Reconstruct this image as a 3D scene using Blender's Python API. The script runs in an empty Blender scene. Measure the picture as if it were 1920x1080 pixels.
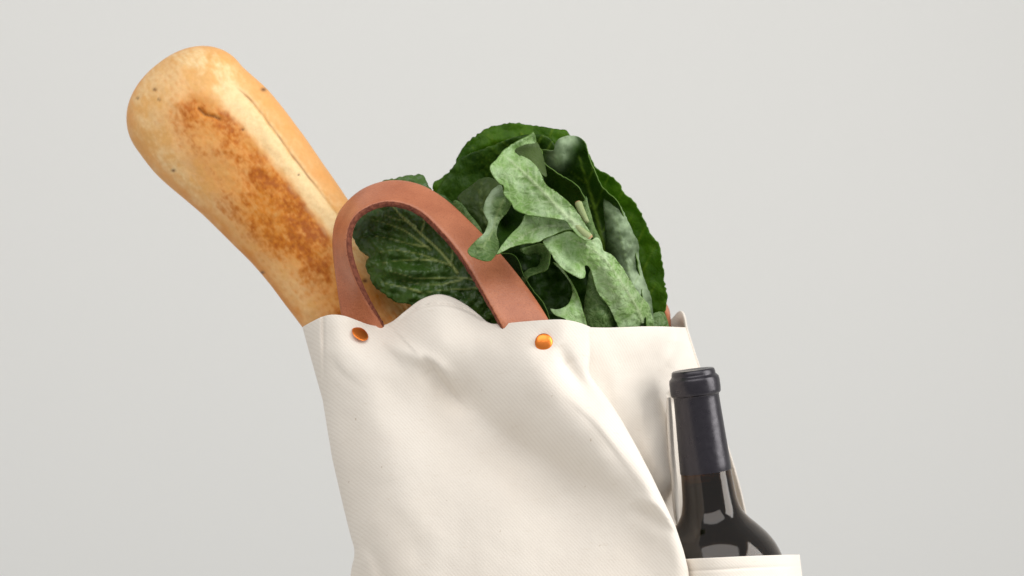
import bpy, bmesh, math, random
import numpy as np
from mathutils import Vector, Matrix
from mathutils.geometry import delaunay_2d_cdt

random.seed(4)
scene = bpy.context.scene

# ------------------------------------------------------------------ camera
S = 0.0003125            # metres per photo pixel at the plane y = 0
D = 1.30                 # camera to that plane
RIM = 0.36               # height of the bag's rim above the table
ZC = RIM + (605 - 540) * S
cam_d = bpy.data.cameras.new('camera')
cam = bpy.data.objects.new('camera', cam_d)
scene.collection.objects.link(cam)
cam.location = (0, -D, ZC)
cam.rotation_euler = (math.radians(90), 0, 0)
cam_d.sensor_width = 36
cam_d.lens = 36 * D / (1920 * S)
cam_d.clip_end = 50
cam_d.clip_start = 0.05
cam_d.dof.use_dof = True
cam_d.dof.focus_distance = D + 0.0
cam_d.dof.aperture_fstop = 9.0
scene.camera = cam

# ------------------------------------------------------------------ light
world = bpy.data.worlds.new('World')
scene.world = world
world.use_nodes = True
bg = world.node_tree.nodes['Background']
bg.inputs['Color'].default_value = (1.0, 0.985, 0.96, 1)
bg.inputs['Strength'].default_value = 0.46


def area(name, loc, target, sx, sy, watts, col):
    d = bpy.data.lights.new(name, 'AREA')
    d.shape = 'RECTANGLE'
    d.size, d.size_y = sx, sy
    d.energy = watts
    d.color = col
    o = bpy.data.objects.new(name, d)
    scene.collection.objects.link(o)
    o.location = loc
    o.rotation_euler = (Vector(target) - Vector(loc)).to_track_quat('-Z', 'Y').to_euler()
    return o


area('window_light', (1.65, -0.50, 0.95), (0, -1.0, 0.36), 1.2, 1.5, 32, (1.0, 0.985, 0.96))
area('room_light', (-0.05, -2.0, 2.5), (0.0, 0.9, 0.4), 3.6, 2.4, 68, (1.0, 0.985, 0.97))

scene.view_settings.view_transform = 'Standard'
scene.view_settings.look = 'None'
scene.view_settings.gamma = 1
scene.view_settings.exposure = 0.0

# ------------------------------------------------------------------ helpers


def P(px, py, y):
    f = (D + y) / D
    return Vector(((px - 960) * S * f, y, ZC + (540 - py) * S * f))


def Parr(px, py, y):
    f = (D + y) / D
    return np.stack([(px - 960) * S * f, y, ZC + (540 - py) * S * f], -1)


def new_empty(name, loc):
    o = bpy.data.objects.new(name, None)
    scene.collection.objects.link(o)
    o.location = loc
    o.empty_display_size = 0.02
    return o


def link_mesh(name, verts, faces, mats, parent=None, smooth=True):
    me = bpy.data.meshes.new(name)
    off = Vector(parent.location) if parent else Vector((0, 0, 0))
    if parent and parent.parent:
        off = off + Vector(parent.parent.location)
    v = np.asarray(verts, float) - np.array(off)
    me.from_pydata([tuple(q) for q in v], [], [tuple(f) for f in faces])
    for m in mats if isinstance(mats, (list, tuple)) else [mats]:
        me.materials.append(m)
    if smooth:
        me.polygons.foreach_set('use_smooth', [True] * len(me.polygons))
    me.update()
    o = bpy.data.objects.new(name, me)
    scene.collection.objects.link(o)
    if parent:
        o.parent = parent
    return o


def grid_faces(nr, nc, close=False, flip=False):
    fs = []
    cc = nc if close else nc - 1
    for r in range(nr - 1):
        for c in range(cc):
            a = r * nc + c
            b = r * nc + (c + 1) % nc
            q = (a, b, b + nc, a + nc)
            fs.append(q[::-1] if flip else q)
    return fs


def catmull(pts, n, closed=False):
    pts = np.asarray(pts, float)
    if closed:
        ext = np.vstack([pts[-1], pts, pts[0], pts[1]])
        m = len(pts)
    else:
        ext = np.vstack([2 * pts[0] - pts[1], pts, 2 * pts[-1] - pts[-2]])
        m = len(pts) - 1
    t = np.linspace(0, m, n, endpoint=not closed)
    i = np.minimum(t.astype(int), m - 1)
    f = (t - i)[:, None]
    p0, p1, p2, p3 = ext[i], ext[i + 1], ext[i + 2], ext[i + 3]
    return 0.5 * (2 * p1 + (p2 - p0) * f + (2 * p0 - 5 * p1 + 4 * p2 - p3) * f ** 2
                  + (3 * p1 - p0 - 3 * p2 + p3) * f ** 3)


def resample(pts, n):
    pts = np.asarray(pts, float)
    d = np.r_[0, np.cumsum(np.linalg.norm(np.diff(pts, axis=0), axis=1))]
    q = np.linspace(0, d[-1], n)
    return np.stack([np.interp(q, d, pts[:, k]) for k in range(pts.shape[1])], -1)


def smooth_line(pts, n):
    return resample(catmull(pts, 30 * len(pts)), n)


class TPS:
    """smooth height through scattered points"""

    def __init__(self, pts, lam=1e-3):
        p = np.asarray(pts, float)
        self.x = p[:, :2] / 100
        n = len(p)
        A = np.zeros((n + 3, n + 3))
        A[:n, :n] = self.U(self.x, self.x) + lam * np.eye(n)
        A[:n, n] = 1
        A[:n, n + 1:] = self.x
        A[n:, :n] = A[:n, n:].T
        self.w = np.linalg.solve(A, np.r_[p[:, 2], 0, 0, 0])

    @staticmethod
    def U(a, b):
        r2 = ((a[:, None, :] - b[None]) ** 2).sum(-1)
        return 0.5 * r2 * np.log(r2 + 1e-12)

    def __call__(self, px, py):
        q = np.stack([np.ravel(px), np.ravel(py)], -1) / 100
        n = len(self.x)
        v = self.U(q, self.x) @ self.w[:n] + self.w[n] + q @ self.w[n + 1:]
        return v.reshape(np.shape(px))


_rng = np.random.RandomState(7)
_perm = _rng.permutation(512)
_grad = _rng.randn(512, 2)
_grad /= np.linalg.norm(_grad, axis=1)[:, None]


def perlin(x, y):
    x = np.asarray(x, float)
    y = np.asarray(y, float)
    xi, yi = np.floor(x).astype(int), np.floor(y).astype(int)
    xf, yf = x - xi, y - yi

    def g(ix, iy, dx, dy):
        h = _perm[(_perm[ix % 512] + iy) % 512]
        return _grad[h, 0] * dx + _grad[h, 1] * dy
    u = xf * xf * xf * (xf * (xf * 6 - 15) + 10)
    v = yf * yf * yf * (yf * (yf * 6 - 15) + 10)
    a = g(xi, yi, xf, yf) * (1 - u) + g(xi + 1, yi, xf - 1, yf) * u
    b = g(xi, yi + 1, xf, yf - 1) * (1 - u) + g(xi + 1, yi + 1, xf - 1, yf - 1) * u
    return (a * (1 - v) + b * v) * 1.5


def fbm(x, y, o=4):
    s = 0
    k = 1.0
    for i in range(o):
        s = s + k * perlin(x * 2 ** i + 17.3 * i, y * 2 ** i - 9.1 * i)
        k *= 0.5
    return s


def line_dist(px, py, line):
    """distance, signed side and fraction along a polyline"""
    line = np.asarray(line, float)
    seg = np.linalg.norm(np.diff(line, axis=0), axis=1)
    cum = np.r_[0, np.cumsum(seg)]
    best = np.full(np.shape(px), 1e9)
    side = np.zeros(np.shape(px))
    frac = np.zeros(np.shape(px))
    for i in range(len(line) - 1):
        a, b = line[i], line[i + 1]
        d = b - a
        L2 = max(d @ d, 1e-9)
        t = np.clip(((px - a[0]) * d[0] + (py - a[1]) * d[1]) / L2, 0, 1)
        ex, ey = px - a[0] - t * d[0], py - a[1] - t * d[1]
        r = np.hypot(ex, ey)
        m = r < best
        best = np.where(m, r, best)
        side = np.where(m, np.sign(d[0] * (py - a[1]) - d[1] * (px - a[0])), side)
        frac = np.where(m, (cum[i] + t * seg[i]) / cum[-1], frac)
    return best, side, frac


def sstep(a, b, x):
    t = np.clip((x - a) / (b - a), 0, 1)
    return t * t * (3 - 2 * t)


def lin(r, g, b):
    f = lambda c: ((c / 255 + 0.055) / 1.055) ** 2.4 if c > 10 else c / 255 / 12.92
    return np.array((f(r), f(g), f(b)))


# ------------------------------------------------------------------ materials
class Mat:
    def __init__(self, name):
        self.m = bpy.data.materials.new(name)
        self.m.use_nodes = True
        self.t = self.m.node_tree
        self.b = self.t.nodes['Principled BSDF']

    def n(self, kind, **kw):
        nd = self.t.nodes.new(kind)
        for k, v in kw.items():
            if k in nd.inputs:
                nd.inputs[k].default_value = v
            else:
                setattr(nd, k, v)
        return nd

    def l(self, a, b):
        self.t.links.new(a, b)

    def mix(self, fac, a, b, blend='MIX'):
        nd = self.n('ShaderNodeMix', data_type='RGBA', blend_type=blend)
        for sock, v in ((nd.inputs[0], fac), (nd.inputs[6], a), (nd.inputs[7], b)):
            if hasattr(v, 'links'):
                self.l(v, sock)
            elif isinstance(v, (int, float)):
                sock.default_value = v
            else:
                sock.default_value = (*v, 1)
        return nd.outputs[2]

    def ramp(self, src, stops):
        r = self.n('ShaderNodeValToRGB')
        e = r.color_ramp.elements
        while len(e) < len(stops):
            e.new(0.5)
        for q, (p, c) in zip(e, stops):
            q.position = p
            q.color = (c, c, c, 1) if isinstance(c, (int, float)) else (*c, 1)
        self.l(src, r.inputs[0])
        return r.outputs[0]

    def bump(self, h, strength, dist, prev=None):
        b = self.n('ShaderNodeBump', Strength=strength, Distance=dist)
        self.l(h, b.inputs['Height'])
        if prev:
            self.l(prev, b.inputs['Normal'])
        return b.outputs[0]


def mat_canvas():
    M = Mat('canvas')
    uv = M.n('ShaderNodeUVMap', uv_map='weave')
    n1 = M.n('ShaderNodeTexNoise', Scale=28.0, Detail=4.0)
    M.l(uv.outputs[0], n1.inputs['Vector'])
    c = M.mix(M.ramp(n1.outputs[0], [(0.3, 0.0), (0.7, 1.0)]), (0.765, 0.706, 0.634), (0.800, 0.746, 0.676))
    # slubs: short threads of slightly darker yarn
    mp = M.n('ShaderNodeMapping')
    mp.inputs['Rotation'].default_value = (0, 0, 0.7)
    mp.inputs['Scale'].default_value = (130, 560, 1)
    M.l(uv.outputs[0], mp.inputs[0])
    n2 = M.n('ShaderNodeTexNoise', Scale=1.0, Detail=2.0)
    M.l(mp.outputs[0], n2.inputs['Vector'])
    slub = M.ramp(n2.outputs[0], [(0.26, 0.35), (0.38, 0.0)])
    c = M.mix(slub, c, (0.70, 0.62, 0.53))
    # rare seed flecks
    mp2 = M.n('ShaderNodeMapping')
    mp2.inputs['Rotation'].default_value = (0, 0, -0.5)
    mp2.inputs['Scale'].default_value = (420, 200, 1)
    M.l(uv.outputs[0], mp2.inputs[0])
    n3 = M.n('ShaderNodeTexNoise', Scale=1.0, Detail=1.0)
    M.l(mp2.outputs[0], n3.inputs['Vector'])
    fleck = M.ramp(n3.outputs[0], [(0.19, 0.8), (0.23, 0.0)])
    c = M.mix(fleck, c, (0.55, 0.47, 0.38))
    # twill ribs
    w = M.n('ShaderNodeTexWave', wave_type='BANDS', bands_direction='DIAGONAL', Scale=290.0, Distortion=1.2)
    w.inputs['Detail'].default_value = 2.0
    w.inputs['Detail Scale'].default_value = 2.0
    M.l(uv.outputs[0], w.inputs['Vector'])
    c = M.mix(M.ramp(w.outputs['Fac'], [(0.0, 0.28), (0.6, 0.0)]), c, (0.66, 0.59, 0.51))
    M.l(c, M.b.inputs['Base Color'])
    M.b.inputs['Roughness'].default_value = 0.95
    M.b.inputs['Specular IOR Level'].default_value = 0.15
    M.b.inputs['Sheen Weight'].default_value = 0.15
    n4 = M.n('ShaderNodeTexNoise', Scale=900.0, Detail=2.0)
    M.l(uv.outputs[0], n4.inputs['Vector'])
    bn = M.bump(w.outputs['Fac'], 0.09, 0.0004)
    bn = M.bump(n4.outputs[0], 0.3, 0.0004, bn)
    M.l(bn, M.b.inputs['Normal'])
    return M.m


def mat_leather():
    M = Mat('leather')
    tc = M.n('ShaderNodeTexCoord')
    n1 = M.n('ShaderNodeTexNoise', Scale=60.0, Detail=5.0)
    M.l(tc.outputs['Object'], n1.inputs['Vector'])
    c = M.mix(M.ramp(n1.outputs[0], [(0.3, 0.0), (0.7, 1.0)]), lin(170, 98, 64), lin(195, 121, 84))
    n2 = M.n('ShaderNodeTexNoise', Scale=1500.0, Detail=2.0)
    M.l(tc.outputs['Object'], n2.inputs['Vector'])
    c = M.mix(M.ramp(n2.outputs[0], [(0.35, 0.25), (0.5, 0.0)]), c, lin(120, 58, 38))
    M.l(c, M.b.inputs['Base Color'])
    M.b.inputs['Roughness'].default_value = 0.42
    M.b.inputs['Specular IOR Level'].default_value = 0.6
    v = M.n('ShaderNodeTexVoronoi', Scale=620.0)
    M.l(tc.outputs['Object'], v.inputs['Vector'])
    M.l(M.bump(v.outputs['Distance'], 0.25, 0.0005, M.bump(n2.outputs[0], 0.15, 0.0003)), M.b.inputs['Normal'])
    return M.m


def mat_leather_edge():
    M = Mat('leather_edge')
    tc = M.n('ShaderNodeTexCoord')
    n1 = M.n('ShaderNodeTexNoise', Scale=420.0, Detail=4.0)
    M.l(tc.outputs['Object'], n1.inputs['Vector'])
    c = M.mix(M.ramp(n1.outputs[0], [(0.35, 0.0), (0.65, 1.0)]), lin(98, 46, 30), lin(134, 74, 52))
    M.l(c, M.b.inputs['Base Color'])
    M.b.inputs['Roughness'].default_value = 0.85
    M.l(M.bump(n1.outputs[0], 0.8, 0.001), M.b.inputs['Normal'])
    return M.m


def mat_copper():
    M = Mat('copper')
    M.b.inputs['Base Color'].default_value = (*lin(238, 136, 62), 1)
    M.b.inputs['Metallic'].default_value = 1.0
    M.b.inputs['Roughness'].default_value = 0.38
    tc = M.n('ShaderNodeTexCoord')
    n1 = M.n('ShaderNodeTexNoise', Scale=700.0, Detail=3.0)
    M.l(tc.outputs['Object'], n1.inputs['Vector'])
    M.l(M.bump(n1.outputs[0], 0.15, 0.0004), M.b.inputs['Normal'])
    return M.m


def mat_crust():
    M = Mat('bread_crust')
    at = M.n('ShaderNodeAttribute', attribute_name='crust')
    tc = M.n('ShaderNodeTexCoord')
    n1 = M.n('ShaderNodeTexNoise', Scale=420.0, Detail=4.0)
    M.l(tc.outputs['Object'], n1.inputs['Vector'])
    c = M.mix(M.ramp(n1.outputs[0], [(0.35, 0.16), (0.6, 0.0)]), at.outputs['Color'], (0.55, 0.26, 0.07))
    M.l(c, M.b.inputs['Base Color'])
    M.b.inputs['Roughness'].default_value = 0.55
    M.b.inputs['Specular IOR Level'].default_value = 0.3
    M.b.inputs['Subsurface Weight'].default_value = 0.06
    M.b.inputs['Subsurface Radius'].default_value = (0.006, 0.003, 0.0015)
    n2 = M.n('ShaderNodeTexNoise', Scale=160.0, Detail=5.0)
    M.l(tc.outputs['Object'], n2.inputs['Vector'])
    M.l(M.bump(n1.outputs[0], 0.25, 0.0006, M.bump(n2.outputs[0], 0.28, 0.002)), M.b.inputs['Normal'])
    return M.m


def mat_leaf(name, dark, light, vein_col, rough, spec, bump, trans, bloom_sheen=None, net=0.2):
    M = Mat(name)
    tc = M.n('ShaderNodeTexCoord')
    n1 = M.n('ShaderNodeTexNoise', Scale=45.0, Detail=5.0)
    M.l(tc.outputs['Object'], n1.inputs['Vector'])
    c = M.mix(M.ramp(n1.outputs[0], [(0.3, 0.0), (0.7, 1.0)]), dark, light)
    if bloom_sheen:
        n5 = M.n('ShaderNodeTexNoise', Scale=95.0, Detail=3.0)
        M.l(tc.outputs['Object'], n5.inputs['Vector'])
        c = M.mix(M.ramp(n5.outputs[0], [(0.42, 0.0), (0.68, 0.75)]), c, bloom_sheen)
    vor = M.n('ShaderNodeTexVoronoi', feature='DISTANCE_TO_EDGE', Scale=230.0)
    # wobble the vein net
    nw = M.n('ShaderNodeTexNoise', Scale=120.0, Detail=2.0)
    M.l(tc.outputs['Object'], nw.inputs['Vector'])
    ma = M.n('ShaderNodeVectorMath', operation='MULTIPLY_ADD')
    ma.inputs[1].default_value = (0.012, 0.012, 0.012)
    M.l(nw.outputs['Color'], ma.inputs[0])
    M.l(tc.outputs['Object'], ma.inputs[2])
    M.l(ma.outputs[0], vor.inputs['Vector'])
    vnet = M.ramp(vor.outputs['Distance'], [(0.0, 1.0), (0.10, 0.0)])
    ml = M.n('ShaderNodeMath', operation='MULTIPLY')
    M.l(vnet, ml.inputs[0])
    ml.inputs[1].default_value = net
    c = M.mix(ml.outputs[0], c, vein_col)
    ab = M.n('ShaderNodeAttribute', attribute_name='bloom_sheen')
    c = M.mix(ab.outputs['Fac'], c, (0.38, 0.50, 0.31))  # pale zones along given lines: light sheen put into the base colour
    at = M.n('ShaderNodeAttribute', attribute_name='vein')
    c = M.mix(at.outputs['Fac'], c, vein_col)
    M.l(c, M.b.inputs['Base Color'])
    M.b.inputs['Roughness'].default_value = rough
    M.b.inputs['Specular IOR Level'].default_value = spec
    n3 = M.n('ShaderNodeTexNoise', Scale=260.0, Detail=4.0)
    M.l(tc.outputs['Object'], n3.inputs['Vector'])
    bn = M.bump(vor.outputs['Distance'], bump, 0.003)
    bn = M.bump(n3.outputs[0], bump * 0.6, 0.0015, bn)
    M.l(bn, M.b.inputs['Normal'])
    tr = M.n('ShaderNodeBsdfTranslucent')
    M.l(bn, tr.inputs['Normal'])
    tr.inputs['Color'].default_value = (0.20, 0.44, 0.015, 1)
    mx = M.n('ShaderNodeMixShader')
    mx.inputs[0].default_value = trans
    M.l(M.b.outputs[0], mx.inputs[1])
    M.l(tr.outputs[0], mx.inputs[2])
    M.l(mx.outputs[0], M.t.nodes['Material Output'].inputs['Surface'])
    return M.m


def mat_wall():
    M = Mat('wall_paint')
    tc = M.n('ShaderNodeTexCoord')
    n1 = M.n('ShaderNodeTexNoise', Scale=1.3, Detail=3.0)
    M.l(tc.outputs['Object'], n1.inputs['Vector'])
    c = M.mix(n1.outputs[0], (0.785, 0.790, 0.772), (0.80, 0.80, 0.787))
    n2 = M.n('ShaderNodeTexNoise', Scale=420.0, Detail=3.0)
    M.l(tc.outputs['Object'], n2.inputs['Vector'])
    c = M.mix(M.ramp(n2.outputs[0], [(0.3, 0.10), (0.6, 0.0)]), c, (0.55, 0.55, 0.53))
    M.l(c, M.b.inputs['Base Color'])
    M.b.inputs['Roughness'].default_value = 0.9
    M.b.inputs['Specular IOR Level'].default_value = 0.2
    M.l(M.bump(n2.outputs[0], 0.25, 0.001), M.b.inputs['Normal'])
    return M.m


def mat_simple(name, col, rough, metal=0.0, **kw):
    M = Mat(name)
    M.b.inputs['Base Color'].default_value = (*col, 1)
    M.b.inputs['Roughness'].default_value = rough
    M.b.inputs['Metallic'].default_value = metal
    for k, v in kw.items():
        M.b.inputs[k.replace('_', ' ')].default_value = v
    return M


CANVAS = mat_canvas()
LEATHER = mat_leather()
EDGE = mat_leather_edge()
COPPER = mat_copper()
CRUST = mat_crust()
UPPER = mat_leaf('leaf_upper', (0.024, 0.066, 0.003), (0.070, 0.155, 0.005), (0.19, 0.29, 0.02), 0.45, 0.16, 0.18, 0.36, net=0.10)
INNER_SHADE = mat_leaf('leaf_inner_shade', (0.006, 0.022, 0.002), (0.020, 0.056, 0.004), (0.13, 0.22, 0.02), 0.45, 0.15, 0.15, 0.08, net=0.07)  # shade inside the bunch put into a darker base colour
SHADE_UPPER = mat_leaf('leaf_upper_shade', (0.010, 0.032, 0.002), (0.030, 0.076, 0.004), (0.13, 0.22, 0.02), 0.45, 0.15, 0.16, 0.14, net=0.10)  # upper green darkened to stand in for shade below the fold
OLIVE = mat_leaf('leaf_upper_olive', (0.028, 0.055, 0.008), (0.060, 0.100, 0.020), (0.14, 0.20, 0.05), 0.5, 0.3, 0.18, 0.15, net=0.08)
BLUE_UPPER = mat_leaf('leaf_upper_deep', (0.020, 0.062, 0.006), (0.058, 0.130, 0.016), (0.40, 0.48, 0.15), 0.42, 0.5, 0.05, 0.10, net=0.02)
UNDER = mat_leaf('leaf_underside', (0.155, 0.295, 0.060), (0.26, 0.43, 0.14), (0.58, 0.68, 0.42), 0.42, 0.40, 0.36, 0.16,
                 bloom_sheen=(0.44, 0.60, 0.34), net=0.22)
SHADE_UNDER = mat_leaf('leaf_underside_shaded', (0.050, 0.112, 0.020), (0.14, 0.235, 0.07), (0.34, 0.44, 0.18), 0.45, 0.35, 0.40, 0.14, net=0.22)  # shaded copy of the underside, the shade put into its colour

MARGIN = mat_leaf('leaf_margin', (0.07, 0.15, 0.02), (0.16, 0.27, 0.055), (0.30, 0.40, 0.12), 0.5, 0.3, 0.05, 0.2, net=0.0)

# ------------------------------------------------------------------ setting
wall = link_mesh('wall', [(-4, 1.6, -0.9), (4, 1.6, -0.9), (4, 1.6, 2.6), (-4, 1.6, 2.6)], [(0, 1, 2, 3)], mat_wall())
wall['kind'] = 'structure'
bm = bmesh.new()
bmesh.ops.create_cube(bm, size=1, matrix=Matrix.Translation((0, 0.25, -0.02)) @ Matrix.Diagonal((2.4, 1.2, 0.04, 1)))
bmesh.ops.bevel(bm, geom=bm.edges[:], offset=0.003, segments=2, affect='EDGES')
me = bpy.data.meshes.new('table')
bm.to_mesh(me)
bm.free()
tm = mat_simple('table_paint', (0.7, 0.69, 0.66), 0.5)
me.materials.append(tm.m)
table = bpy.data.objects.new('table', me)
scene.collection.objects.link(table)
table['kind'] = 'structure'

# ------------------------------------------------------------------ tote bag
bag = new_empty('canvas_tote_bag', (0.03, 0.06, 0.0))
bag['label'] = 'off-white canvas tote bag with tan leather handle and copper rivets'
bag['category'] = 'tote bag'

ZB = 605 + RIM / S      # photo row of the table top


def interp(tab):
    t = np.array(tab, float)
    # smooth monotone-ish table lookup
    yy = np.linspace(t[0, 0], t[-1, 0], 3000)
    xx = np.interp(yy, t[:, 0], t[:, 1])
    k = np.hanning(41)
    k /= k.sum()
    xs = np.convolve(np.pad(xx, 20, mode='edge'), k, 'valid')
    return lambda v: np.interp(v, yy, xs)


def weave_uv(o, u, v):
    me = o.data
    uvl = me.uv_layers.new(name='weave')
    idx = np.empty(len(me.loops), int)
    me.loops.foreach_get('vertex_index', idx)
    uvl.data.foreach_set('uv', np.stack([u.ravel()[idx], v.ravel()[idx]], -1).ravel())


def solidify(o, th, offset=-1, mo=0, mr=0):
    m = o.modifiers.new('thickness', 'SOLIDIFY')
    m.thickness = th
    m.offset = offset
    m.material_offset = mo
    m.material_offset_rim = mr
    return m


FXL = interp([(480, 567), (613, 567), (650, 577), (700, 591), (750, 605), (800, 613), (860, 623), (930, 639), (1000, 656),
              (1030, 665), (1046, 664), (1060, 660), (1080, 657), (1150, 662), (ZB + 60, 745)])
FXR = interp([(480, 1107), (613, 1107), (660, 1107), (694, 1104), (705, 1107), (730, 1126), (760, 1148), (790, 1167),
              (840, 1195), (890, 1221), (940, 1245), (985, 1266), (1030, 1281), (1065, 1290), (1080, 1292), (1200, 1308),
              (ZB + 60, 1390)])
RIMC = catmull([(567, 613), (585, 603), (604, 594), (622, 590), (645, 592), (668, 600), (690, 608), (712, 611), (735, 603),
                (760, 583), (785, 564), (808, 554), (828, 552), (852, 559), (878, 574), (899, 591), (917, 605), (937, 607),
                (980, 603), (1020, 600), (1052, 599), (1075, 602), (1092, 607), (1107, 613)], 600)
RIMY = lambda px: np.interp(px, RIMC[:, 0], RIMC[:, 1])

front_base = TPS([
    # px, py, y in millimetres (towards the wall is positive)
    (567, 613, 40), (605, 594, 24), (640, 592, 21), (680, 604, 28), (715, 611, 37), (760, 585, 24), (825, 555, 13), (880, 575, 13),
    (918, 605, 8), (1020, 600, -10), (1065, 602, -12), (1107, 613, -6),
    (575, 660, 40), (610, 660, 22), (680, 650, 20), (740, 650, 16), (830, 640, 2), (920, 650, -4), (1020, 650, -16), (1090, 660, -13),
    (600, 760, 36), (650, 760, 16), (740, 740, 8), (820, 700, 4), (860, 740, 8), (960, 720, -14), (1040, 720, -20), (1110, 720, -14),
    (620, 860, 30), (680, 860, 8), (780, 840, -2), (880, 800, 3), (960, 860, 0), (1060, 820, -20), (1130, 800, -26), (1180, 810, -20),
    (645, 960, 28), (700, 980, 2), (820, 960, -9), (940, 930, -9), (1060, 930, -8), (1150, 920, -22), (1220, 920, -26),
    (665, 1080, 30), (720, 1080, 2), (850, 1080, -13), (1000, 1060, -18), (1120, 1040, -20), (1220, 1020, -20), (1270, 1040, -26),
    (720, 1300, 20), (900, 1300, -22), (1150, 1300, -24), (1290, 1300, -14),
    (760, 1760, 20), (1000, 1760, -15), (1340, 1760, -15)], lam=2e-3)


def ridge(px, py, line, amp, wl, wr, env=None):
    d, s, f = line_dist(px, py, smooth_line(line, 40))
    w = np.where(s > 0, wr, wl)           # s > 0: below / left of the running direction
    e = np.sin(np.pi * np.clip(f, 0.0, 1.0)) ** 0.6 if env is None else np.interp(f, np.linspace(0, 1, len(env)), env)
    return amp * e * np.exp(-(d / w) ** 2)


def front_y(px, py):
    y = front_base(px, py)
    # ridge that runs from the right rivet down to the lower right edge
    y -= ridge(px, py, [(960, 640), (1030, 720), (1110, 800), (1190, 890), (1260, 990)], 7, 40, 50, [0.3, 0.8, 1, 1, 0.6])
    # long diagonal hollow below it
    y += ridge(px, py, [(790, 672), (850, 735), (930, 810), (1040, 880), (1150, 935), (1230, 965)], 6.5, 32, 62, [0.35, 1, 1, .9, .7, 0.2])
    # dimple at its upper end
    y += ridge(px, py, [(786, 668), (815, 695), (850, 745), (880, 775)], 5.5, 8, 22, [0, 1, 0.8, 0.4, 0])
    y += ridge(px, py, [(1046, 742), (1110, 800), (1170, 880), (1215, 950)], 2.0, 9, 22, [0, 0.8, 1, 0.6, 0])
    y += ridge(px, py, [(690, 628), (730, 660), (760, 700)], 1.5, 8, 12, [0, 1, 0.6, 0])
    y += ridge(px, py, [(615, 660), (640, 700), (690, 735)], 1.2, 7, 12, [0, 1, 0.6, 0])
    # ridge above the dimple, from the left rivet
    y -= ridge(px, py, [(690, 628), (750, 655), (815, 685), (880, 745)], 4.0, 18, 15, [0.2, 0.8, 1, 0])
    # pocket fold by the right rivet
    y += ridge(px, py, [(1048, 645), (1066, 690), (1108, 750)], 5.0, 15, 12, [0, 1, 0.7, 0])
    # little creases at the lower right edge
    y += ridge(px, py, [(1175, 952), (1215, 968), (1262, 1000)], 3.0, 10, 16, [0, 1, 0.9, 0.3])
    y -= ridge(px, py, [(1190, 930), (1235, 950), (1262, 985)], 2.5, 12, 10, [0, 1, 1, 0.4])
    # soft pulls in the left half
    y += ridge(px, py, [(650, 640), (640, 720), (650, 820)], 1.0, 30, 30)
    y -= ridge(px, py, [(690, 650), (700, 760), (740, 900)], 1.2, 34, 38)
    y += ridge(px, py, [(700, 960), (760, 1010), (800, 1090)], 2.5, 34, 40)
    y -= ridge(px, py, [(668, 1030), (690, 1060), (700, 1110)], 2.5, 14, 20, [0.4, 1, 1, 1])
    y += ridge(px, py, [(672, 1010), (705, 1055), (725, 1110)], 2, 14, 16, [0, 0.8, 1, 1])
    # stitched hem under the humped part of the rim
    y += ridge(px, py, [(742, 606), (764, 589), (790, 576), (820, 571), (850, 574), (880, 585), (905, 600)], 3.0, 2.6, 2.6,
               [0.1, 0.8, 1, 1, 1, 1, 0.7])
    # hem leans back above the stitching
    hd = np.interp(px, [740, 764, 790, 820, 850, 880, 905, 917], [606, 589, 576, 571, 574, 585, 600, 607]) - py
    y += (np.clip(hd, 0, 30) * 0.30 + 2.2 * sstep(0, 3, hd)) * sstep(742, 770, px) * (1 - sstep(905, 920, px))
    # cloth drawn in round the rivets
    for (qx, qy) in ((1020, 642), (675, 625)):
        y += 1.8 * np.exp(-((px - qx) ** 2 + (py - qy) ** 2) / 24.0 ** 2)
    # corner seam on the left
    y += ridge(px, py, [(605, 585), (606, 660), (607, 745)], 2.6, 3.0, 3.0, [1, 1, 0.5, 0])
    y += 0.8 * fbm(px / 150, py / 150, 3) + 0.15 * fbm(px / 40 + 9, py / 40, 2)
    return y * 0.001


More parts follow.
